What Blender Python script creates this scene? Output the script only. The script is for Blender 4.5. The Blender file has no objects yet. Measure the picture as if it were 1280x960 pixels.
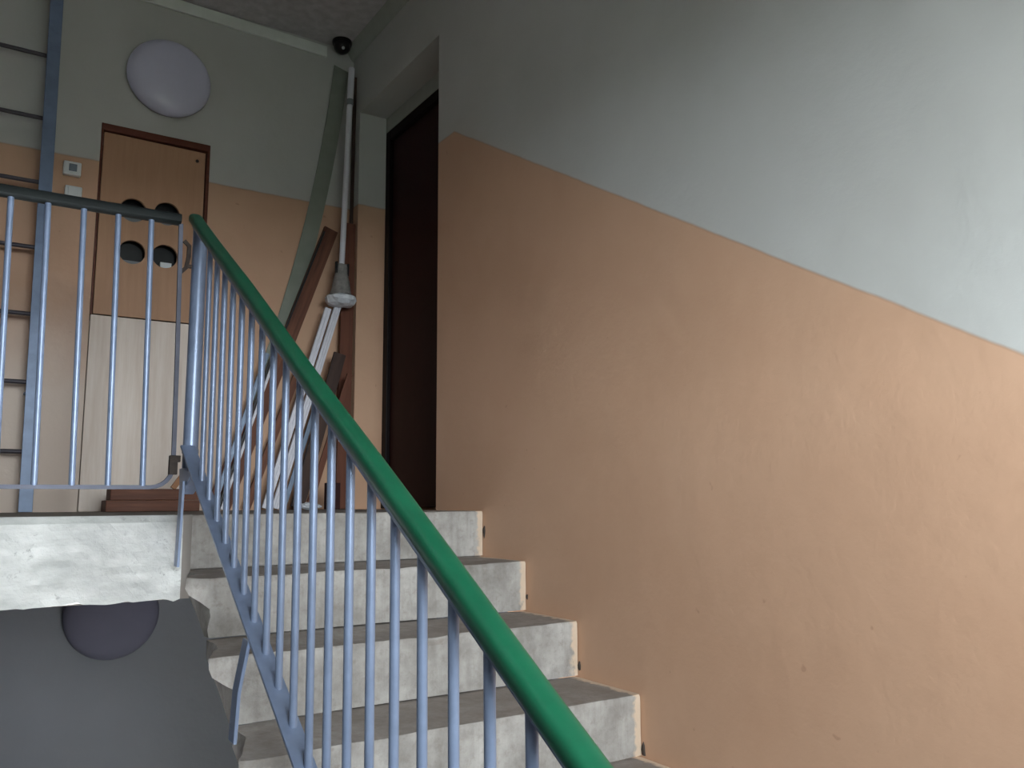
import bpy, bmesh, math, random
from mathutils import Vector, Matrix, noise
random.seed(7)
S = bpy.context.scene
COL = S.collection
R = math.radians

# ------------------------------------------------------------------ camera
def make_camera():
    yaw, pitch, roll, f = -0.5749, 0.1379, -0.0055, 1054.5
    c, s = math.cos(yaw), math.sin(yaw)
    F = Vector((-s*math.cos(pitch), c*math.cos(pitch), math.sin(pitch)))
    Rt = Vector((c, s, 0)); U = Rt.cross(F)
    R2 = Rt*math.cos(roll) + U*math.sin(roll)
    U2 = U*math.cos(roll) - Rt*math.sin(roll)
    cam = bpy.data.cameras.new('camera'); o = bpy.data.objects.new('camera', cam)
    M = Matrix((R2, U2, -F)).transposed().to_4x4()
    M.translation = (-1.6584, -2.7652, 0.0354)
    o.matrix_world = M
    cam.sensor_fit = 'HORIZONTAL'; cam.sensor_width = 36.0
    cam.lens = 36.0*f/1280.0; cam.clip_start = .02
    COL.objects.link(o); S.camera = o
make_camera()

# ------------------------------------------------------------------ world, light, exposure
W = bpy.data.worlds.new('overcast_sky'); S.world = W; W.use_nodes = True
bg = W.node_tree.nodes['Background']
bg.inputs[0].default_value = (.93, .945, 1.0, 1); bg.inputs[1].default_value = 39.0
S.view_settings.view_transform = 'Standard'; S.view_settings.look = 'None'
S.view_settings.gamma = 1.0; S.view_settings.use_curve_mapping = False
S.view_settings.exposure = 0.0
WIN = (-1.85, -0.4, 0.05, 1.25)            # window on the half landing: x0, x1, z0, z1
pl = bpy.data.lights.new('window_portal', 'AREA'); pl.shape = 'RECTANGLE'
pl.size = WIN[1]-WIN[0]; pl.size_y = WIN[3]-WIN[2]; pl.cycles.is_portal = True
po = bpy.data.objects.new('window_portal', pl); COL.objects.link(po)
po.location = ((WIN[0]+WIN[1])/2, -3.74, (WIN[2]+WIN[3])/2); po.rotation_euler = (R(90), 0, 0)

# ------------------------------------------------------------------ dimensions
RISE, RUN, NSTEP = 0.1696, 0.2893, 8
SL = RISE/RUN
YB = 1.388                                    # back wall
YE = -0.059                                   # landing edge left of the stairs
HC = 2.51                                     # ceiling
HP = 1.6                                      # paint line above the landing
XL = -2.75                                    # left wall
YF = -3.6                                     # window wall
XR = -1.092                                   # railing plane
ZH = -RISE*NSTEP                              # half landing
YH = -RUN*(NSTEP-1)

# ------------------------------------------------------------------ materials
def nt(name, rough=.6, metal=0., spec=.5):
    m = bpy.data.materials.new(name); m.use_nodes = True
    n = m.node_tree; b = n.nodes['Principled BSDF']
    b.inputs['Roughness'].default_value = rough; b.inputs['Metallic'].default_value = metal
    b.inputs['Specular IOR Level'].default_value = spec
    return m, n, b
def lin(c):
    return tuple(((x/255)/12.92 if x/255 <= .04045 else ((x/255+.055)/1.055)**2.4) for x in c) + (1,)
def node(n, t, **kw):
    x = n.nodes.new(t)
    for k, v in kw.items(): setattr(x, k, v)
    return x
def mth(n, op, a, b=None, c=None, clamp=False):
    x = node(n, 'ShaderNodeMath', operation=op, use_clamp=clamp)
    for i, v in enumerate((a, b, c)):
        if v is None: continue
        if isinstance(v, (int, float)): x.inputs[i].default_value = v
        else: n.links.new(v, x.inputs[i])
    return x.outputs[0]
def mixc(n, f, a, b, mode='MIX'):
    x = node(n, 'ShaderNodeMix', data_type='RGBA', blend_type=mode)
    for i, v in ((0, f), (6, a), (7, b)):
        if isinstance(v, (int, float)): x.inputs[i].default_value = v
        elif isinstance(v, tuple): x.inputs[i].default_value = v
        else: n.links.new(v, x.inputs[i])
    return x.outputs[2]
def noi(n, scale, detail=4, vec=None, rough=.55):
    x = node(n, 'ShaderNodeTexNoise'); x.inputs['Scale'].default_value = scale
    x.inputs['Detail'].default_value = detail; x.inputs['Roughness'].default_value = rough
    if vec is not None: n.links.new(vec, x.inputs['Vector'])
    return x.outputs['Fac']
def ramp(n, f, lo, hi):
    x = node(n, 'ShaderNodeMapRange', clamp=True)
    n.links.new(f, x.inputs[0]); x.inputs[1].default_value = lo; x.inputs[2].default_value = hi
    return x.outputs[0]
def bump(n, b, h, strength, dist=.01):
    x = node(n, 'ShaderNodeBump'); x.inputs['Strength'].default_value = strength; x.inputs['Distance'].default_value = dist
    n.links.new(h, x.inputs['Height']); n.links.new(x.outputs[0], b.inputs['Normal'])
def pos(n): return node(n, 'ShaderNodeNewGeometry').outputs['Position']
def mapping(n, vec, scale):
    x = node(n, 'ShaderNodeMapping'); x.inputs['Scale'].default_value = scale
    n.links.new(vec, x.inputs['Vector']); return x.outputs[0]

ORANGE = lin((224, 172, 132)); PALE = lin((206, 212, 200))
def wall_paint(name, sloped):
    m, n, b = nt(name, .55, spec=.35)
    p = pos(n); sp = node(n, 'ShaderNodeSeparateXYZ'); n.links.new(p, sp.inputs[0])
    x, y, z = sp.outputs
    wob = mth(n, 'MULTIPLY', mth(n, 'SUBTRACT', noi(n, 5, 3, p), .5), .012)
    if sloped:
        line = mth(n, 'MULTIPLY', mth(n, 'SUBTRACT', y, .236), SL)
        line = mth(n, 'MINIMUM', line, 0.0)
        line = mth(n, 'MAXIMUM', line, ZH)
        line = mth(n, 'ADD', line, HP)
    else:
        line = HP
    d = mth(n, 'SUBTRACT', mth(n, 'ADD', z, wob), line)
    up = ramp(n, d, -.003, .003)
    tone = noi(n, 1.6, 5, p)
    oc = mixc(n, ramp(n, tone, .3, .7), lin((194, 155, 127)), lin((206, 168, 140)))
    if not sloped:                                                # light falling low on the landing wall, put into the paint colour
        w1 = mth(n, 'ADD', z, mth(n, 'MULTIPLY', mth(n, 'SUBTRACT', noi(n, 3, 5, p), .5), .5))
        lightened = mth(n, 'MULTIPLY', mth(n, 'SUBTRACT', 1.0, ramp(n, w1, .5, 1.0)), mth(n, 'SUBTRACT', 1.0, ramp(n, x, -.8, -.5)))
        oc = mixc(n, mth(n, 'MULTIPLY', lightened, .85), oc, lin((222, 207, 194)))
    spots = ramp(n, noi(n, 22, 2, p), .73, .77)
    oc = mixc(n, mth(n, 'MULTIPLY', spots, .35), oc, lin((150, 112, 88)))
    pc = mixc(n, ramp(n, tone, .3, .7), lin((184, 184, 180)), lin((195, 196, 193)))
    col = mixc(n, up, oc, pc)
    # shade on the storey below, put into the wall colour as dull blue-grey
    if sloped:
        base = mth(n, 'SUBTRACT', mth(n, 'MAXIMUM', mth(n, 'MINIMUM', mth(n, 'MULTIPLY', y, SL), 0.0), ZH), .25)
    else:
        base = -.2
    below = ramp(n, mth(n, 'SUBTRACT', base, z), 0.0, .01)
    if sloped: below = mth(n, 'MULTIPLY', below, ramp(n, y, YH, YH+.01))
    col = mixc(n, below, col, mixc(n, ramp(n, tone, .3, .7), lin((82, 85, 93)), lin((92, 95, 103))))
    # thin chipped rim between the two paints
    rim = mth(n, 'MULTIPLY', mth(n, 'SUBTRACT', 1.0, ramp(n, mth(n, 'ABSOLUTE', d), .002, .006)), .35)
    col = mixc(n, rim, col, lin((160, 132, 108)))
    n.links.new(col, b.inputs['Base Color'])
    h = mth(n, 'ADD', noi(n, 3.0, 3, p), mth(n, 'MULTIPLY', noi(n, 60, 4, p), .12))
    bump(n, b, h, .35, .02)
    return m
M = {}
M['wall_sloped'] = wall_paint('painted_plaster_stair', True)
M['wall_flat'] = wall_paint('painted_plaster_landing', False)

def plain(name, c, rough=.5, metal=0., var=.12, scale=18, bmp=.0, spec=.5):
    m, n, b = nt(name, rough, metal, spec)
    p = node(n, 'ShaderNodeTexCoord').outputs['Object']
    f = noi(n, scale, 4, p)
    c1 = lin(c); c0 = tuple(x*(1-var*2) for x in c1[:3]) + (1,)
    n.links.new(mixc(n, ramp(n, f, .25, .7), c0, c1), b.inputs['Base Color'])
    if bmp: bump(n, b, f, bmp, .004)
    M[name] = m; return m
def wood(name, c0, c1, rough=.55, along='X', bmp=.15):
    m, n, b = nt(name, rough, spec=.3)
    p = node(n, 'ShaderNodeTexCoord').outputs['Object']
    sc = {'X': (1.2, 16, 16), 'Z': (16, 16, 1.2)}[along]
    f = noi(n, 3, 6, mapping(n, p, sc), .6)
    n.links.new(mixc(n, ramp(n, f, .3, .72), lin(c0), lin(c1)), b.inputs['Base Color'])
    bump(n, b, f, bmp, .003); M[name] = m; return m
plain('ceiling_plaster', (206, 201, 204), .9, var=.14, scale=22, bmp=1.0)
plain('cornice', (170, 174, 166), .7, var=.06)
plain('moulding_white', (222, 226, 220), .5, var=.05)
plain('dark_unseen_wall', (92, 90, 88), .85, var=.1, scale=5, bmp=.3)  # made-up dark finish on the unseen walls, cuts bounced light
plain('grey_floor', (132, 126, 120), .8, var=.12, scale=6)
plain('dark_floor', (76, 72, 70), .8, var=.2, scale=6)  # unseen lower landing, darkened to keep bounced light down
plain('dark_void', (22, 20, 20), .9)
plain('lamp_plastic', (204, 204, 226), .28, var=.02)
plain('lamp_shaded', (70, 70, 86), .8, var=.02)  # lower lamp: shade under the slab put into the plastic's colour
plain('lamp_rim', (120, 118, 128), .4)
plain('blue_grey_paint', (136, 152, 180), .33, .25, var=.1, scale=25)
plain('ladder_paint', (112, 130, 158), .42, .2, var=.14, scale=20)
plain('dull_bar', (96, 100, 116), .6)
plain('ladder_rung', (70, 66, 74), .5, .2)
plain('black_handrail', (16, 24, 24), .6, var=.1, spec=.25)
plain('green_handrail', (16, 84, 58), .38, var=.14, scale=14, bmp=.1)
plain('black_plastic', (14, 14, 15), .3)
plain('white_plastic', (226, 230, 232), .4, var=.04)
plain('grey_plastic', (120, 134, 146), .4)
plain('door_brown', (46, 16, 16), .55, var=.12, spec=.2)
plain('door_frame_dark', (20, 10, 11), .55, spec=.2)
plain('meter_grey', (126, 132, 136), .35, var=.12)
plain('meter_black', (30, 32, 34), .3)
plain('white_strip', (222, 222, 230), .35, var=.05)
plain('steel_profile', (122, 138, 160), .35, .5, var=.1)
plain('brush_grey', (142, 138, 134), .7, var=.25, scale=40)
plain('film_white', (222, 226, 232), .25, var=.15, scale=40)
plain('rust_brown', (74, 64, 58), .8, var=.25, scale=60)
plain('wedge_wood', (176, 128, 92), .7)
wood('cabinet_paint', (178, 138, 108), (188, 148, 118), .5, 'Z', .06)
wood('plywood', (226, 210, 196), (242, 230, 220), .6, 'Z')
wood('frame_brown', (86, 46, 34), (108, 60, 44), .5, 'X')
wood('plank_brown', (84, 52, 40), (124, 80, 60), .6, 'X')
wood('plank_dark', (52, 38, 34), (78, 58, 50), .6, 'X')
wood('plank_red', (92, 54, 40), (112, 68, 50), .55, 'X')
wood('lath_tan', (158, 122, 92), (186, 150, 118), .6, 'X')

def concrete():
    m, n, b = nt('worn_concrete', .8, spec=.25)
    g = node(n, 'ShaderNodeNewGeometry'); p = g.outputs['Position']
    sp = node(n, 'ShaderNodeSeparateXYZ'); n.links.new(p, sp.inputs[0])
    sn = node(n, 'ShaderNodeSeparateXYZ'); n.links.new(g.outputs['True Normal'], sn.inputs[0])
    f = noi(n, 6, 8, p, .65); f2 = noi(n, 38, 5, p, .7); f3 = noi(n, 2.2, 4, mapping(n, p, (1, 1, 3)))
    c = mixc(n, ramp(n, f, .32, .66), lin((128, 124, 119)), lin((184, 181, 177)))
    c = mixc(n, mth(n, 'MULTIPLY', ramp(n, f2, .52, .72), .55), c, lin((126, 118, 110)))
    st = noi(n, 5, 5, mapping(n, p, (7, 7, .6)), .6)
    c = mixc(n, mth(n, 'MULTIPLY', ramp(n, st, .45, .75), .4), c, lin((112, 106, 98)))
    # trodden dirt on the treads
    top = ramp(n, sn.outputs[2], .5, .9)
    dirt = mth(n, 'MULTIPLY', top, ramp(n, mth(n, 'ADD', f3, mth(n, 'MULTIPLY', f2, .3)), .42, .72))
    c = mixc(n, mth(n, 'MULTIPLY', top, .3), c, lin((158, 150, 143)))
    c = mixc(n, mth(n, 'MULTIPLY', dirt, .55), c, lin((118, 108, 100)))
    # cream wall paint slopped over the ends by the wall
    e = mth(n, 'ADD', sp.outputs[0], mth(n, 'MULTIPLY', mth(n, 'SUBTRACT', noi(n, 38, 4, p), .5), .055))
    c = mixc(n, mth(n, 'MULTIPLY', ramp(n, e, -.030, -.018), .85), c, lin((214, 192, 168)))
    n.links.new(c, b.inputs['Base Color'])
    bump(n, b, mth(n, 'ADD', f, mth(n, 'MULTIPLY', f2, .6)), .5, .008)
    M['concrete'] = m
concrete()
def whitewash():
    m, n, b = nt('whitewashed_concrete', .75, spec=.3)
    p = pos(n); f = noi(n, 5, 6, mapping(n, p, (1, 1, 2.2)), .65); f2 = noi(n, 34, 4, p, .7)
    c = mixc(n, ramp(n, f, .35, .6), lin((166, 168, 166)), lin((192, 194, 192)))
    sc = mth(n, 'MULTIPLY', ramp(n, f2, .57, .66), ramp(n, f, .47, .60))
    c = mixc(n, mth(n, 'MULTIPLY', sc, .8), c, lin((110, 110, 110)))
    n.links.new(c, b.inputs['Base Color'])
    bump(n, b, mth(n, 'ADD', f, mth(n, 'MULTIPLY', f2, .5)), .5, .008)
    M['whitewash'] = m
whitewash()
def glass():
    m = bpy.data.materials.new('window_glass'); m.use_nodes = True; n = m.node_tree
    n.nodes.remove(n.nodes['Principled BSDF'])
    t = node(n, 'ShaderNodeBsdfTransparent'); t.inputs[0].default_value = (.93, .96, .95, 1)
    g = node(n, 'ShaderNodeBsdfGlossy'); g.inputs['Roughness'].default_value = .02
    mx = node(n, 'ShaderNodeMixShader'); mx.inputs[0].default_value = .06
    n.links.new(t.outputs[0], mx.inputs[1]); n.links.new(g.outputs[0], mx.inputs[2])
    n.links.new(mx.outputs[0], n.nodes['Material Output'].inputs[0])
    M['glass'] = m
glass()
def translucent():
    m, n, b = nt('green_plastic_film', .3)
    p = node(n, 'ShaderNodeTexCoord').outputs['Object']
    f = noi(n, 10, 3, p)
    n.links.new(mixc(n, f, lin((132, 140, 128)), lin((164, 170, 158))), b.inputs['Base Color'])
    b.inputs['Alpha'].default_value = .72
    M['green_film'] = m
translucent()

# ------------------------------------------------------------------ mesh helpers
def bx(bm, x0, x1, y0, y1, z0, z1):
    r = bmesh.ops.create_cube(bm, size=1)
    for v in r['verts']:
        v.co = Vector(((x0+x1)/2+v.co.x*(x1-x0), (y0+y1)/2+v.co.y*(y1-y0), (z0+z1)/2+v.co.z*(z1-z0)))
    return r['verts']
def rod(bm, a, b, r, seg=10, r2=None):
    a, b = Vector(a), Vector(b); d = b-a
    q = d.to_track_quat('Z', 'Y').to_matrix().to_4x4(); q.translation = (a+b)/2
    return bmesh.ops.create_cone(bm, cap_ends=True, segments=seg, radius1=r, radius2=r if r2 is None else r2, depth=d.length, matrix=q)['verts']
def sweep(bm, path, prof, up=(0, 0, 1)):
    """prof: list of (side, up) offsets; path: list of points"""
    rings = []
    for i, p in enumerate(path):
        p = Vector(p)
        t = (Vector(path[min(i+1, len(path)-1)])-Vector(path[max(i-1, 0)])).normalized()
        s = t.cross(Vector(up)).normalized(); u = s.cross(t).normalized()
        rings.append([bm.verts.new(p+s*a+u*b) for a, b in prof])
    for r0, r1 in zip(rings, rings[1:]):
        for i in range(len(prof)):
            j = (i+1) % len(prof); bm.faces.new((r0[i], r0[j], r1[j], r1[i]))
    bm.faces.new(rings[0][::-1]); bm.faces.new(rings[-1])
def lathe(bm, prof, seg=32, mat=None):
    rings = []
    for r, z in prof:
        if r < 1e-6: rings.append([bm.verts.new((0, 0, z))])
        else: rings.append([bm.verts.new((r*math.cos(2*math.pi*k/seg), r*math.sin(2*math.pi*k/seg), z)) for k in range(seg)])
    for a, b in zip(rings, rings[1:]):
        for k in range(seg):
            j = (k+1) % seg
            if len(a) == 1 and len(b) == 1: continue
            if len(a) == 1: bm.faces.new((a[0], b[k], b[j]))
            elif len(b) == 1: bm.faces.new((a[k], a[j], b[0]))
            else: bm.faces.new((a[k], a[j], b[j], b[k]))
    if mat is not None: bmesh.ops.transform(bm, matrix=mat, verts=bm.verts)
def obj(name, bm, mat, parent=None, smooth=False, bevel=0, loc=None):
    bmesh.ops.recalc_face_normals(bm, faces=bm.faces)
    me = bpy.data.meshes.new(name); bm.to_mesh(me); bm.free()
    me.materials.append(M[mat] if isinstance(mat, str) else mat)
    if smooth:
        me.polygons.foreach_set('use_smooth', [True]*len(me.polygons))
        try: me.set_sharp_from_angle(angle=R(40))
        except Exception: pass
    o = bpy.data.objects.new(name, me); COL.objects.link(o)
    if parent is not None:
        o.parent = parent
        o.matrix_parent_inverse = Matrix.Translation(-parent_loc(parent))
    if loc is not None: o.location = loc
    if bevel:
        md = o.modifiers.new('bevel', 'BEVEL'); md.width = bevel; md.segments = 2; md.limit_method = 'ANGLE'
    return o
def parent_loc(p):
    l = Vector(p.location)
    return l if p.parent is None else (p.matrix_parent_inverse @ l) + parent_loc(p.parent)
def thing(name, label, cat, loc, group=None):
    o = bpy.data.objects.new(name, None); COL.objects.link(o); o.location = loc
    o.empty_display_size = .1
    return tag(o, label, cat, group)
def tag(o, label, cat, group=None):
    o['label'] = label; o['category'] = cat
    if group: o['group'] = group
    return o
def struct(o): o['kind'] = 'structure'; return o
def box_obj(name, dims, mat, parent=None, bevel=0):
    bm = bmesh.new(); bx(bm, *dims); return obj(name, bm, mat, parent, bevel=bevel)

# ------------------------------------------------------------------ room shell
DY1, DY2, DH = .381, 1.284, 2.115              # door opening in the right wall
ZB, ZT = -2.7, 2.62
bm = bmesh.new()
bx(bm, 0, .26, YF-.2, DY1, ZB, ZT)
bx(bm, 0, .26, DY2, YB+.26, ZB, ZT)
bx(bm, 0, .26, DY1, DY2, DH, ZT); bx(bm, 0, .26, DY1, DY2, ZB, -.001)
bx(bm, .235, .26, DY1, DY2, -.001, DH)
struct(obj('wall_right', bm, 'wall_sloped'))
CX0, CX1, CZT = -1.232, -.742, 1.79            # niche of the meter cabinet
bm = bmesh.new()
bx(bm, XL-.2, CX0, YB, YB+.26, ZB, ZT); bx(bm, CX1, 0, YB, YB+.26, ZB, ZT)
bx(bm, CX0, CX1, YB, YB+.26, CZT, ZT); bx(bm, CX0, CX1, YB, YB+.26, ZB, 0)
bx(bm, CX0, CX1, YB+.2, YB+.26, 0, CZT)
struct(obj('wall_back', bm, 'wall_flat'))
bm = bmesh.new(); bx(bm, XL-.2, XL, YF-.2, YB, ZB, ZT)
struct(obj('wall_left', bm, 'dark_unseen_wall'))
bm = bmesh.new()
x0, x1, z0, z1 = WIN
bx(bm, XL, x0, YF-.2, YF, ZB, ZT); bx(bm, x1, 0, YF-.2, YF, ZB, ZT)
bx(bm, x0, x1, YF-.2, YF, ZB, z0); bx(bm, x0, x1, YF-.2, YF, z1, ZT)
struct(obj('wall_front', bm, 'dark_unseen_wall'))
bm = bmesh.new(); bx(bm, XL, 0, YF, YB, HC, ZT)
struct(obj('ceiling', bm, 'ceiling_plaster'))

# landing slab, with a ragged lower front edge and a whitewashed face
def landing():
    bm = bmesh.new()
    bx(bm, -1.06, 0, .02, YB, -.25, -.001)
    bx(bm, XL, -1.06, YE+.02, YB, -.25, -.001)
    o = struct(obj('floor', bm, 'grey_floor'))
    bm = bmesh.new()
    n, mz = 90, 12
    g = []
    for i in range(n+1):
        X = XL + (-1.09-XL)*i/n
        rag = .012*noise.noise((X*9, 0, 3)) + .008*noise.noise((X*31, 2, 0)) + .006*noise.noise((X*70, 5, 1))
        col = []
        for j in range(mz+1):
            z = -.001 + (-.248+rag+.001)*j/mz
            y = YE + .004*noise.noise((X*8, z*8, 1)) + .003*noise.noise((X*30, z*30, 4)) + (.006 if j == 0 else 0)
            col.append(bm.verts.new((X, y, z)))
        col.insert(0, bm.verts.new((X, YE+.03, -.0005)))
        col.append(bm.verts.new((X, YE+.03, -.25)))
        g.append(col)
    for a, b in zip(g, g[1:]):
        for j in range(len(a)-1): bm.faces.new((a[j], b[j], b[j+1], a[j+1]))
    bm.faces.new([v for v in g[-1]]); bm.faces.new([v for v in g[0]][::-1])
    k = obj('landing_edge', bm, 'whitewash', o)
    k['label'] = 'whitewashed front face of the landing slab'
landing()
bm = bmesh.new(); bx(bm, XL, 0, YF, YH-.0, ZH-.2, ZH)
struct(obj('floor', bm, 'grey_floor'))           # half landing
bm = bmesh.new(); bx(bm, XL, 0, YE, YB, ZB-.2, ZB)
struct(obj('floor', bm, 'dark_floor'))           # landing of the storey below
bm = bmesh.new()                               # plain lower flight
for k in range(8):
    bx(bm, XL+.002, -1.2, YH+RUN*k, YH+RUN*(k+1), ZH-RISE*(k+1)-.17, ZH-RISE*(k+1))
o = obj('lower_staircase', bm, 'concrete'); tag(o, 'lower concrete flight going down under the landing slab', 'stairs')

# cornice along the right wall and moulding on the back wall
bm = bmesh.new()
sweep(bm, [(0, -2.6, 0), (0, YB-.001, 0)], [(.001, 2.448), (.001, 2.509), (-.05, 2.509), (-.012, 2.450)])
bmesh.ops.scale(bm, vec=(-1, 1, 1), verts=bm.verts) if False else None
trim = obj('trim_1', bm, 'cornice'); struct(trim)
bm = bmesh.new(); bx(bm, XL+.001, -.16, YB-.016, YB-.001, -.032, .028)
for v in bm.verts: v.co.z += 2.468 - .018*(v.co.x+.6)
struct(obj('trim_2', bm, 'moulding_white', bevel=.003))

# ------------------------------------------------------------------ door in the deep reveal
dx = .165
bm = bmesh.new()
bx(bm, dx-.012, dx+.06, DY2-.055, DY2-.002, .002, 2.03); bx(bm, dx-.012, dx+.06, DY1+.002, DY1+.055, .002, 2.03)
bx(bm, dx-.012, dx+.06, DY1+.055, DY2-.055, 1.975, 2.03)
door = struct(obj('door_1', bm, 'door_frame_dark', bevel=.004))
bm = bmesh.new(); bx(bm, dx+.008, dx+.048, DY1+.058, DY2-.058, .01, 1.972)
leaf = obj('leaf', bm, 'door_brown', door, bevel=.003)
bm = bmesh.new(); rod(bm, (dx+.01, DY1+.09, 1.0), (dx-.045, DY1+.09, 1.0), .011); rod(bm, (dx-.04, DY1+.08, 1.0), (dx-.04, DY1+.19, 1.0), .009)
obj('door_handle', bm, 'ladder_rung', leaf, smooth=True)
bm = bmesh.new(); bx(bm, dx+.0605, .234, DY1+.002, DY2-.002, 2.031, DH-.001); bx(bm, dx-.012, dx+.06, DY1+.002, DY2-.002, 2.0305, DH-.001)
struct(obj('trim_3', bm, 'cornice'))

# unseen doors added on the left wall, both storeys, to cut bounced light
for nm, zb in (('door_added_2', 0), ('door_added_3', ZB)):
    bm = bmesh.new()
    bx(bm, XL+.001, XL+.03, .28, .34, zb+.002, zb+2.05); bx(bm, XL+.001, XL+.03, 1.19, 1.25, zb+.002, zb+2.05); bx(bm, XL+.001, XL+.03, .34, 1.19, zb+1.99, zb+2.05)
    dd = struct(obj(nm, bm, 'door_frame_dark', bevel=.003))
    bm = bmesh.new(); bx(bm, XL+.001, XL+.022, .343, 1.187, zb+.01, zb+1.987); obj('leaf', bm, 'door_brown', dd)

# ------------------------------------------------------------------ window
x0, x1, z0, z1 = WIN
bm = bmesh.new(); y0, y1 = YF-.14, YF-.08
bx(bm, x0, x0+.06, y0, y1, z0, z1); bx(bm, x1-.06, x1, y0, y1, z0, z1)
bx(bm, x0+.06, x1-.06, y0, y1, z0, z0+.06); bx(bm, x0+.06, x1-.06, y0, y1, z1-.06, z1)
bx(bm, (x0+x1)/2-.03, (x0+x1)/2+.03, y0, y1, z0+.06, z1-.06)
win = struct(obj('window_1', bm, 'white_plastic', bevel=.004))
for a, b in ((x0+.06, (x0+x1)/2-.03), ((x0+x1)/2+.03, x1-.06)):
    box_obj('pane', (a, b, YF-.113, YF-.107, z0+.06, z1-.06), 'glass', win)
box_obj('window_sill', (x0, x1, YF-.078, YF+.05, z0+.001, z0+.03), 'white_plastic', win)
plain('outdoor_ground', (92, 96, 84), .9)
bm = bmesh.new(); bx(bm, -60, 60, -120, YF-.3, -8.2, -8)
g = struct(obj('ground', bm, 'outdoor_ground'))

# ------------------------------------------------------------------ stairs
def step_mesh(k):
    bm = bmesh.new()
    hasdeep = RUN + .012
    ny, nz = 8, 8
    # outline in the YZ plane, local to the nosing, counter-clockwise from the rear top
    out = []
    for i in range(ny): out.append((hasdeep*(1-i/(ny-1))*.96+.014*(i < ny-1), 0))
    out += [(.004, -.002), (0, -.008)]
    for j in range(1, nz+1): out.append((0, -.008-(RISE-.012)*j/nz))
    zb = out[-1][1]
    out += [(.03, zb), (.11, zb+.035), (hasdeep, -.05)]
    nx = 46; XE = -1.06
    xs = [0-.0025, -.012, -.03]+[-.03+(XE+.03+.06)*i/(nx-6) for i in range(1, nx-5)]+[XE+.04, XE+.02, XE]
    xs = sorted(set(round(x, 4) for x in xs), reverse=True)
    rings = []
    for xi, X in enumerate(xs):
        ring = []
        end = max(0, min(1, (XE+.14-X)/.14))
        for (y, z) in out:
            # the nosing runs out into an ear at the open end
            ear = max(0, 1-y/.17)*max(0, min(1, (z+.085)/.045))
            px = X - .065*ear*(end**1.5)
            p = Vector((px, y, z))
            w = Vector((px, y - k*RUN, z - k*RISE))
            n1 = noise.noise(w*14); n2 = noise.noise(w*45+Vector((3, 1, 2)))
            amp = .0012 + .006*end
            if k > 0 or z < -.02:
                p.y += amp*(n1+.6*n2)*(1 if y < .02 else .3)
            p.z += (amp*.7*(noise.noise(w*11+Vector((9, 0, 0)))+.5*n2) - .0008*(z > -.001)) if z > -.02 else 0
            if end > .8: p.x += .008*noise.noise(w*30+Vector((1, 7, 3)))
            # chipped nosing
            if abs(y) < .006 and z > -.02:
                ch = max(0, noise.noise(Vector((X*7, k*3.3, 0)))-.15)*.02
                p.y += ch; p.z -= ch*.6
            ring.append(bm.verts.new(p))
        rings.append(ring)
    m = len(out)
    for a, b in zip(rings, rings[1:]):
        for i in range(m):
            j = (i+1) % m; bm.faces.new((a[i], a[j], b[j], b[i]))
    bm.faces.new(rings[0]); 
    c = bm.verts.new(sum((v.co for v in rings[-1]), Vector())/m)
    for i in range(m): bm.faces.new((rings[-1][i], rings[-1][(i+1) % m], c))
    return bm
stairs = thing('staircase', 'timeworn grey concrete stairs rising beside the orange wall to the landing', 'stairs', (-.55, YH, ZH))
for k in range(NSTEP):
    o = obj('step', step_mesh(k), 'concrete', stairs, smooth=True)
    o.location = Vector((0, -k*RUN, -k*RISE))
bm = bmesh.new()
v = [(-k*RUN+.05, -k*RISE-.172) for k in (0, NSTEP-1)]
pts = [(v[0][0]+.05, v[0][1]), (v[1][0]+.04, v[1][1]+.0), (v[1][0]+.22, v[1][1]-.05), (v[0][0]+.05, v[0][1]-.14)]
lo = [bm.verts.new((-.30, y, z-.006)) for y, z in pts]; hi = [bm.verts.new((-.78, y, z-.006)) for y, z in pts]
for i in range(4):
    j = (i+1) % 4; bm.faces.new((lo[i], lo[j], hi[j], hi[i]))
bm.faces.new(lo[::-1]); bm.faces.new(hi)
obj('beam', bm, 'concrete', stairs)
# small crumbled holes where the step ends meet the wall
bm = bmesh.new()
for k, (dy, dz, s) in enumerate([(-.010, -.075, .011), (-.006, -.12, .005), (-.006, -.135, .007), (-.008, -.15, .009)]):
    c = Vector((-.0, -k*RUN+dy, -k*RISE+dz))
    ring = [bm.verts.new(c+Vector((-.004, s*(.4+.6*random.random())*math.cos(a), s*(.8+1.2*random.random())*math.sin(a)))) for a in [i*math.pi/4 for i in range(8)]]
    bk = [bm.verts.new(q.co+Vector((.0035, (q.co.y-c.y)*.5, (q.co.z-c.z)*.5))) for q in ring]
    bm.faces.new(ring)
    for i in range(8): bm.faces.new((ring[i], ring[(i+1) % 8], bk[(i+1) % 8], bk[i]))
o = obj('mortar_crumbs', bm, 'rust_brown', stairs); o['kind'] = 'stuff'; o['label'] = 'dark crumbling mortar at the wall ends of the steps'

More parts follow.
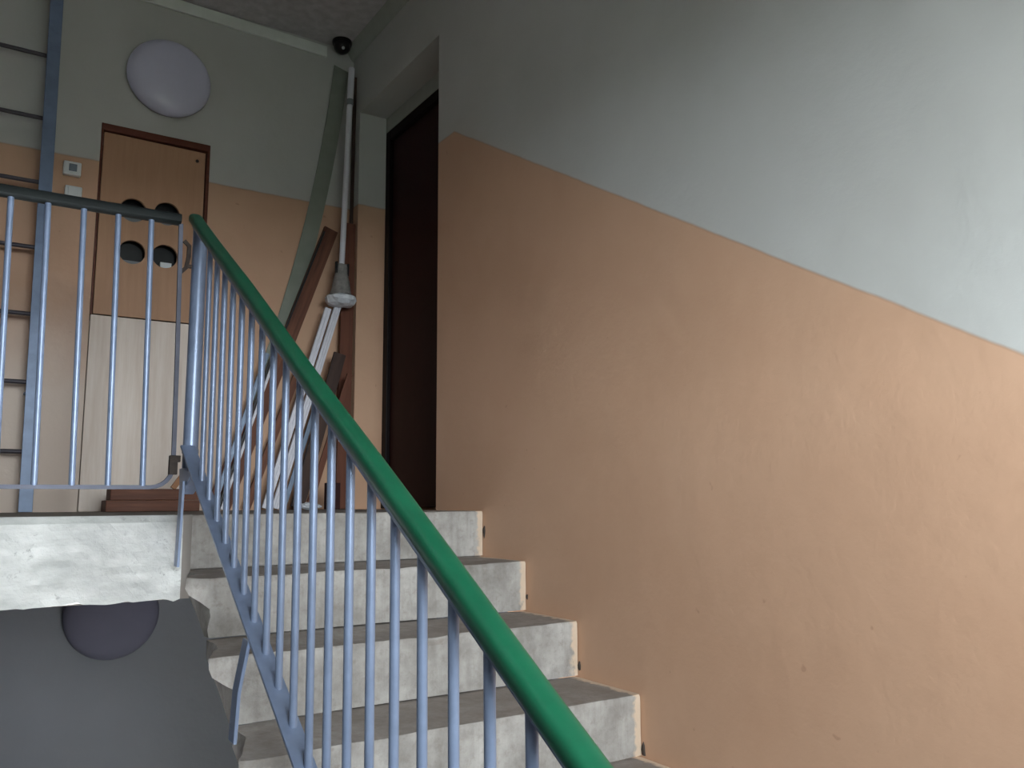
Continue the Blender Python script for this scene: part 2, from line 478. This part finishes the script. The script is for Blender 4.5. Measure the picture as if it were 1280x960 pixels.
# ------------------------------------------------------------------ stair railing
HR, HB = .962, .240
rail = thing('stair_railing', 'blue-grey bar railing with sloping green handrail along the open stair side', 'railing', (XR, 0, 0))
prof = []
for a in range(16):
    t = 2*math.pi*a/16
    c, s = math.cos(t), math.sin(t)
    prof.append((.0205*math.copysign(abs(c)**.75, c), .0165*math.copysign(abs(s)**.75, s)))
Y0, Y1 = -.035, -2.2
bm = bmesh.new()
path = []
for i in range(41):
    y = Y0+(Y1-Y0)*i/40
    path.append((XR+.0015*math.sin(y*7), y, HR+y*SL-.007+.002*noise.noise((y*4, 1, 1))))
sweep(bm, path, prof)
obj('handrail', bm, 'green_handrail', rail, smooth=True)['label'] = 'green plastic handrail'
bm = bmesh.new(); sweep(bm, [(XR, -.06, HR-.06*SL-.026), (XR, Y1, HR+Y1*SL-.026)], [(-.014, -.003), (.014, -.003), (.014, .003), (-.014, .003)])
obj('handrail_bar', bm, 'blue_grey_paint', rail)
bm = bmesh.new()
sweep(bm, [(XR, -.075, HB-.075*SL+.01), (XR, Y1, HB+Y1*SL)], [(-.021, -.004), (.021, -.004), (.021, .004), (-.021, .004)])
obj('bottom_bar', bm, 'blue_grey_paint', rail, bevel=.0015)
for i in range(20):
    y = -.258 - .0928*(i)
    bm = bmesh.new()
    rod(bm, (XR+.004, y-.004*random.random(), HB+y*SL+.004), (XR, y, HR+y*SL-.028), .0078, 12)
    obj('baluster', bm, 'blue_grey_paint', rail, smooth=True)
bm = bmesh.new()
rod(bm, (XR+.014, -.05, .11), (XR+.014, -.05, .905), .0225, 20)
rod(bm, (XR+.014, -.05, .185), (XR+.014, -.05, .198), .0245, 20)
post = obj('post', bm, 'blue_grey_paint', rail, smooth=True)
bm = bmesh.new()                                # gusset where the post runs into the sloping bar
q = [(-.028, .14), (-.072, .14), (-.20, HB-.20*SL), (-.17, HB-.17*SL-.04), (-.05, .06)]
a = [bm.verts.new((XR-.012, y, z)) for y, z in q]; b = [bm.verts.new((XR+.030, y, z)) for y, z in q]
for i in range(5): bm.faces.new((a[i], a[(i+1) % 5], b[(i+1) % 5], b[i]))
bm.faces.new(a[::-1]); bm.faces.new(b)
obj('gusset', bm, 'blue_grey_paint', rail, bevel=.004)
for (yt, zt, zb, xo, m) in ((-.115, .10, -.15, -.022, 'blue_grey_paint'), (-.845, -.262, -.475, -.040, 'blue_grey_paint'), (-1.6, -.70, -1.0, -.028, 'blue_grey_paint')):
    bm = bmesh.new()
    sweep(bm, [(XR-.018, yt, zt), (XR+xo*.9, yt+.002, (zt+zb)/2), (XR+xo, yt+.006, zb)], [(-.021, -.004), (.021, -.004), (.021, .004), (-.021, .004)], up=(1, 0, 0))
    obj('strap', bm, m, rail, bevel=.0015)
bm = bmesh.new(); rod(bm, (XR+.014, Y1+.03, ZH+.002), (XR+.014, Y1+.03, HR+Y1*SL-.03), .0225, 16)
obj('post', bm, 'blue_grey_paint', rail, smooth=True)

# ------------------------------------------------------------------ landing railing
guard = thing('landing_railing', 'level railing with black top rail guarding the landing edge', 'railing', (-1.8, YE, 0))
ZR = .915
bm = bmesh.new(); gp = [(.024*math.copysign(abs(math.cos(t))**.6, math.cos(t)), .016*math.copysign(abs(math.sin(t))**.6, math.sin(t))) for t in [2*math.pi*i/12 for i in range(12)]]
sweep(bm, [(XL+.02, YE, ZR), (-1.142, YE, ZR)], gp)
obj('handrail', bm, 'black_handrail', guard, smooth=True)['label'] = 'black plastic top rail'
bm = bmesh.new()
path = [(XL+.02, YE, .082), (-1.19, YE, .082)]+[(-1.19+.062*math.sin(t), YE, .082+.062*(1-math.cos(t))) for t in [R(d) for d in (15, 30, 45, 60, 75, 90)]]+[(-1.128, YE, .2), (-1.132, YE, .5), (-1.140, YE, .902)]
sweep(bm, path, [(-.006, -.006), (.006, -.006), (.006, .006), (-.006, .006)], up=(0, 1, 0))
obj('bottom_bar', bm, 'dull_bar', guard)
X = -1.212
while X > XL+.05:
    bm = bmesh.new(); rod(bm, (X+.001, YE, .086), (X-.014, YE, ZR-.014), .0085, 12)
    obj('baluster', bm, 'blue_grey_paint', guard, smooth=True); X -= .0935
for xx in (-1.9, -1.6):
    pass
bm = bmesh.new(); bx(bm, -1.9-.012, -1.9+.012, YE-.005, YE+.005, -.12, .078)
obj('strap', bm, 'blue_grey_paint', guard)
bm = bmesh.new(); bx(bm, -1.14, -1.108, YE-.008, YE+.008, .158, .178); bx(bm, -1.14, -1.116, YE-.010, YE+.010, .12, .165)
obj('bracket', bm, 'rust_brown', guard, bevel=.002)['label'] = 'rusty lower bracket tying the railing to the post'
bm = bmesh.new(); sweep(bm, [(-1.136, YE, .745), (-1.118, YE, .765), (-1.112, YE, .80), (-1.112, YE, .835), (-1.128, YE, .85)], [(-.006, -.004), (.006, -.004), (.006, .004), (-.006, .004)], up=(0, 1, 0)); bx(bm, -1.118, -1.1025, YE-.006, YE+.006, .765, .775)
obj('bracket', bm, 'rust_brown', guard)['label'] = 'bent upper clip between railing and post'

# ------------------------------------------------------------------ roof ladder
YLAD = YB-.12
lad = thing('roof_ladder', 'blue-grey steel wall ladder rising from the landing floor to the ceiling', 'ladder', (-1.66, YLAD, 0))
for (xa, xb) in ((-1.482, -1.430), (-1.90, -1.848)):
    bm = bmesh.new(); bx(bm, xa, xb, YLAD-.004, YLAD+.004, .001, HC-.005); bx(bm, xb-.007 if xa > -1.6 else xa, xb if xa > -1.6 else xa+.007, YLAD+.004, YLAD+.045, .001, HC-.005)
    for v in bm.verts: v.co.x += .022*(1-v.co.z/2.3)
    obj('stringer', bm, 'ladder_paint', lad, bevel=.0015)
for k in range(8):
    z = .25+.291*k
    bm = bmesh.new(); rod(bm, (-1.87, YLAD+.012, z), (-1.452, YLAD+.012, z), .0095, 10)
    obj('rung', bm, 'ladder_rung', lad, smooth=True)
for z in (.5, 1.95):
    for xx in (-1.455, -1.875):
        bm = bmesh.new(); bx(bm, xx-.012, xx+.012, YLAD+.046, YB-.001, z-.003, z+.003); obj('wall_bracket', bm, 'ladder_paint', lad)

# ------------------------------------------------------------------ meter cabinet
cab = thing('meter_cabinet', 'tan meter cupboard in the back wall with four round holes in its door', 'cabinet', ((CX0+CX1)/2, YB, 0))
bm = bmesh.new()
bx(bm, CX0+.001, CX1-.001, YB-.006, YB+.05, CZT-.034, CZT-.001)
bx(bm, CX1-.016, CX1-.001, YB-.006, YB+.05, .88, CZT-.034)
bx(bm, CX0+.001, CX0+.010, YB-.002, YB+.05, .88, CZT-.034)
obj('frame', bm, 'frame_brown', cab, bevel=.002)['label'] = 'dark brown wooden frame'
def holed_door():
    cu = bpy.data.curves.new('door_outline', 'CURVE'); cu.dimensions = '2D'; cu.fill_mode = 'BOTH'; cu.extrude = .009
    def poly(pts):
        s = cu.splines.new('POLY'); s.points.add(len(pts)-1); s.use_cyclic_u = True
        for p, (a, b) in zip(s.points, pts): p.co = (a, b, 0, 1)
    poly([(CX0+.014, .887), (CX1-.020, .887), (CX1-.020, CZT-.042), (CX0+.014, CZT-.038)])
    for (a, b) in ((-1.075, 1.398), (-.926, 1.408), (-1.070, 1.196), (-.926, 1.198)):
        poly([(a+.057*math.cos(t), b+.057*math.sin(t)) for t in [2*math.pi*i/32 for i in range(32)]])
    tmp = bpy.data.objects.new('tmp', cu); COL.objects.link(tmp)
    dg = bpy.context.evaluated_depsgraph_get(); me = bpy.data.meshes.new_from_object(tmp.evaluated_get(dg))
    bpy.data.objects.remove(tmp)
    bm = bmesh.new(); bm.from_mesh(me)
    bmesh.ops.transform(bm, matrix=Matrix(((1, 0, 0, 0), (0, 0, -1, YB+.018), (0, 1, 0, 0), (0, 0, 0, 1))), verts=bm.verts)
    return bm
d = obj('door', holed_door(), 'cabinet_paint', cab)
for (a, b) in ((-.80, 1.70), (-.79, .98)):
    bm = bmesh.new(); rod(bm, (a, YB+.010, b), (a, YB+.006, b), .008); obj('screw', bm, 'rust_brown', d)
bm = bmesh.new(); bx(bm, CX0+.004, CX1-.004, YB-.003, YB+.015, .001, .879)
lp = obj('lower_panel', bm, 'plywood', cab, bevel=.002); lp['label'] = 'pale plywood panel below the door'
bm = bmesh.new(); bx(bm, CX0+.005, CX1-.005, YB+.185, YB+.198, .89, CZT-.036)
obj('back_board', bm, 'plank_dark', cab)
for i, (a, b) in enumerate(((-1.075, 1.44), (-.926, 1.44), (-1.070, 1.20), (-.926, 1.19))):
    bm = bmesh.new(); bx(bm, a-.062, a+.062, YB+.085, YB+.184, b-.10, b+.10)
    mt = obj('meter', bm, 'meter_black', cab, bevel=.006)
    if i == 3: bm = bmesh.new(); bx(bm, a-.01, a+.04, YB+.055, YB+.0845, b-.055, b-.01); obj('meter_dial', bm, 'white_plastic', mt)
    else:
        bm = bmesh.new(); bx(bm, a-.045, a+.045, YB+.070, YB+.0845, b-.085, b-.03); obj('meter_dial', bm, 'meter_grey', mt)

# ------------------------------------------------------------------ lamps
def lamp(loc, label, plastic='lamp_plastic'):
    t = thing('wall_lamp', label, 'lamp', loc, None)
    m = Matrix.Translation(loc) @ Matrix.Rotation(R(90), 4, 'X')
    bm = bmesh.new(); lathe(bm, [(0, .001), (.185, .001), (.188, .012), (.186, .022), (0, .022)], 48, m); obj('base', bm, 'lamp_rim', t, smooth=True)
    bm = bmesh.new(); pr = [(.1925, .0225)]+[(.1925*math.cos(a), .026+.062*math.sin(a)) for a in [R(x) for x in (4, 12, 22, 34, 46, 58, 70, 80)]]+[(0, .088)]
    lathe(bm, pr, 48, m); obj('diffuser', bm, plastic, t, smooth=True)
lamp((-.953, YB, 2.074), 'round white unlit wall lamp above the meter cupboard')
lamp((-1.07, YB, -.445), 'round wall lamp with shade put into its colour, half hidden under the landing slab', 'lamp_shaded')

# ------------------------------------------------------------------ small wall boxes
def wbox(name, x0, x1, z0, z1, label, cat, mark):
    o = tag(box_obj(name, (x0, x1, YB-.032, YB-.001, z0, z1), 'white_plastic', bevel=.005), label, cat)
    if mark: box_obj('button', (x0+.022, x1-.018, YB-.040, YB-.0325, z0+.016, z1-.014), 'grey_plastic', o, bevel=.002)
    else: box_obj('rocker', (x0+.012, x1-.012, YB-.037, YB-.0325, z0+.010, z1-.010), 'white_plastic', o, bevel=.002)
wbox('doorbell_box', -1.378, -1.306, 1.502, 1.565, 'small white box with grey-blue button right of the ladder', 'box', True)
wbox('light_switch', -1.366, -1.297, 1.390, 1.452, 'small plain white switch below the box with the button', 'switch', False)

# ------------------------------------------------------------------ dome camera
cl = Vector((-.098, 1.318, HC))
sc = thing('security_camera', 'small black dome camera on the ceiling corner above the white pole', 'camera', cl)
bm = bmesh.new(); lathe(bm, [(0, -.001), (.052, -.001), (.053, -.012), (.050, -.022), (0, -.022)], 28, Matrix.Translation(cl)); obj('base', bm, 'black_plastic', sc, smooth=True)
bm = bmesh.new(); lathe(bm, [(.046, -.0225)]+[(.046*math.cos(a), -.028-.045*math.sin(a)) for a in [R(x) for x in (0, 15, 30, 45, 60, 75)]]+[(0, -.073)], 28, Matrix.Translation(cl)); dm = obj('dome', bm, 'black_plastic', sc, smooth=True)
bm = bmesh.new(); bmesh.ops.create_icosphere(bm, subdivisions=2, radius=.009, matrix=Matrix.Translation(cl+Vector((-.006, -.034, -.056)))); obj('lens', bm, 'film_white', dm, smooth=True)

# ------------------------------------------------------------------ long things leaning in the corner
def lean(name, a, b, y, w, t, mat, label, cat, group=None, bow=0, seg=10, ydrop=0, ribs=0):
    """board from foot a=(x,z) to top b=(x,z) in a plane parallel to the back wall; y = middle of its thickness"""
    A, B = Vector((a[0], 0, a[1])), Vector((b[0], 0, b[1])); d = B-A; L = d.length
    ang = math.atan2(d.z, d.x)
    bm = bmesh.new(); rings = []
    # profile across the width; ribs make grooves on the front face
    pr = [(-w/2, t/2), (w/2, t/2)]
    if ribs:
        f = []
        for i in range(ribs):
            u0 = w/2-w*i/ribs; u1 = w/2-w*(i+1)/ribs; e = w/ribs*.16
            f += [(u0-e*.3, -t/2), (u1+e, -t/2), (u1+e*.8, -t/4), (u1+e*.2, -t/4)]
        pr += f
    else: pr += [(w/2, -t/2), (-w/2, -t/2)]
    for i in range(seg+1):
        s = i/seg
        off = bow*4*s*(1-s)
        rings.append([bm.verts.new((L*s, v, u+off)) for u, v in pr])
    for r0, r1 in zip(rings, rings[1:]):
        for i in range(len(pr)):
            j = (i+1) % len(pr); bm.faces.new((r0[i], r0[j], r1[j], r1[i]))
    bm.faces.new(rings[0]); bm.faces.new(rings[-1][::-1])
    o = obj(name, bm, mat, bevel=.0015 if not ribs else 0)
    o.rotation_euler = (0, -ang, 0)
    low = min(-math.cos(ang)*w/2, math.cos(ang)*w/2)
    o.location = (a[0], y, max(a[1], -low+.002))
    if ydrop: o.rotation_euler = (ydrop, -ang, 0)
    return tag(o, label, cat, group)
lean('plastic_strip', (-.655, 0), (-.078, 2.37), 1.372, .085, .004, 'green_film', 'long greenish translucent plastic strip bending down from the ceiling corner', 'strip', bow=-.085, seg=24)
lean('brown_plank', (-.625, 0), (-.125, 1.44), 1.345, .075, .022, 'plank_brown', 'brown plank with rounded dark top leaning behind the white strips', 'plank')
lean('edge_strip', (-.668, 0), (-.166, 1.43), 1.329, .010, .008, 'meter_black', 'thin black strip standing in for the dark left edge of the long brown plank', 'strip')  # added strip draws the plank's dark side edge
lean('corner_plank', (-.046, 0), (-.040, 1.49), 1.31, .068, .02, 'plank_red', 'upright reddish brown plank standing in the corner by the door', 'plank')
lean('narrow_lath', (-.026, 0), (-.012, 2.33), 1.335, .018, .012, 'plank_dark', 'thin dark lath standing upright in the corner behind the pole', 'lath')
lean('short_plank', (-.69, .0), (-.50, .50), 1.315, .04, .015, 'plank_red', 'short brown lath leftmost of the leaning pieces', 'lath')
lean('short_plank', (-.52, .0), (-.28, .70), 1.315, .035, .015, 'plank_brown', 'narrow brown lath between the striped profile and the white strips', 'lath')
lean('metal_profile', (-.685, 0), (-.455, .75), 1.285, .022, .012, 'steel_profile', 'thin blue-grey metal profile leaning left of the white strips', 'profile')
lean('black_profile', (-.660, 0), (-.430, .75), 1.285, .011, .012, 'meter_black', 'thin black profile leaning between two pale ones', 'profile')
lean('white_profile', (-.643, 0), (-.413, .75), 1.285, .013, .012, 'white_strip', 'thin white profile leaning right against the black one', 'profile')
lean('white_strip', (-.452, 0), (-.166, 1.00), 1.245, .034, .014, 'white_strip', 'white grooved strip, left of the pair leaning under the pole', 'strip', ribs=2)
lean('white_strip', (-.410, 0), (-.122, 1.01), 1.229, .036, .014, 'white_strip', 'white grooved strip, right of the pair leaning under the pole', 'strip', ribs=3)
lean('blue_strip', (-.372, 0), (-.19, .62), 1.225, .022, .012, 'steel_profile', 'short blue-grey strip close to the right of the white strips', 'strip')
lean('dark_plank', (-.315, 0), (-.12, .76), 1.19, .062, .016, 'plank_dark', 'dark brown short plank leaning right of the white strips', 'plank')
lean('tan_lath', (-.27, 0), (-.075, .66), 1.165, .03, .012, 'plank_red', 'short reddish lath in front of the dark brown plank', 'lath')
lean('door_block', (-.208, 0), (-.208, .122), 1.02, .06, .05, 'door_brown', 'small dark brown wooden block standing at the landing edge', 'block')
# white pole with flared end
PT, PB = Vector((-.078, 1.222, 2.315)), Vector((-.118, 1.20, 1.21))
pole = thing('telescopic_pole', 'white telescopic pole with a flared grey brush wrapped in film at its lower end', 'pole', PB)
mid = PB.lerp(PT, .82)
bm = bmesh.new(); rod(bm, PB, mid, .0145, 14); obj('lower_tube', bm, 'white_strip', pole, smooth=True)
bm = bmesh.new(); rod(bm, mid-Vector((0, 0, .012)), mid+Vector((.0004, 0, .02)), .0175, 14); obj('collar', bm, 'meter_grey', pole, smooth=True)
bm = bmesh.new(); rod(bm, mid, PT, .0165, 14); obj('upper_tube', bm, 'white_strip', pole, smooth=True)
def wrinkled(prof, seg, amp, seed, at):
    bm = bmesh.new(); lathe(bm, prof, seg)
    for v in bm.verts:
        q = v.co*34+Vector((seed, 0, 0)); k = noise.noise(q)+.6*noise.noise(q*2.3)
        r = Vector((v.co.x, v.co.y, 0)); v.co += (r.normalized() if r.length > 1e-5 else Vector())*amp*k + Vector((0, 0, amp*.7*noise.noise(q+Vector((0, 5, 0)))))
    bmesh.ops.translate(bm, vec=at, verts=bm.verts); return bm
obj('brush', wrinkled([(0, .02), (.028, .02), (.03, .005), (.033, -.03), (.042, -.07), (.050, -.115), (.056, -.14), (0, -.14)], 26, .006, 2, PB), 'brush_grey', pole, smooth=True)
obj('film_wrap', wrinkled([(0, -.1405), (.060, -.1405), (.076, -.152), (.078, -.170), (.064, -.188), (.04, -.196), (0, -.198)], 30, .012, 8, PB), 'film_white', pole)
bm = bmesh.new()
bx(bm, PB.x-.035, PB.x-.027, PB.y-.02, PB.y+.0, PB.z-.03, PB.z+.03); obj('clamp', bm, 'meter_black', pole)
bm = bmesh.new(); bx(bm, PB.x+.026, PB.x+.034, PB.y-.02, PB.y, PB.z-.04, PB.z+.025); obj('clamp', bm, 'meter_black', pole)

# scrap on the landing
bm = bmesh.new(); bmesh.ops.create_icosphere(bm, subdivisions=3, radius=1)
for v in bm.verts:
    k = 1+.3*noise.noise(v.co*2.5)+.15*noise.noise(v.co*6)
    v.co = Vector((v.co.x*.045*k, v.co.y*.035*k, max(0, v.co.z*k*.5+.5)*.034))
bmesh.ops.translate(bm, vec=(-.335, .95, .001), verts=bm.verts)
tag(obj('plastic_scrap', bm, 'film_white'), 'crumpled white plastic scrap on the landing floor', 'scrap')
tag(box_obj('floor_board', (-1.166, -.80, 1.02, 1.16, .001, .047), 'plank_brown', bevel=.003), 'brown board lying flat on the landing, lower of two', 'board')
tag(box_obj('floor_board', (-1.150, -.80, 1.03, 1.15, .048, .094), 'plank_brown', bevel=.003), 'brown board stacked on top of the lower board', 'board')
lean('wedge_stick', (-.905, .096), (-.835, .20), 1.06, .022, .02, 'wedge_wood', 'short tan stick leaning on the stacked boards beside the post', 'stick')
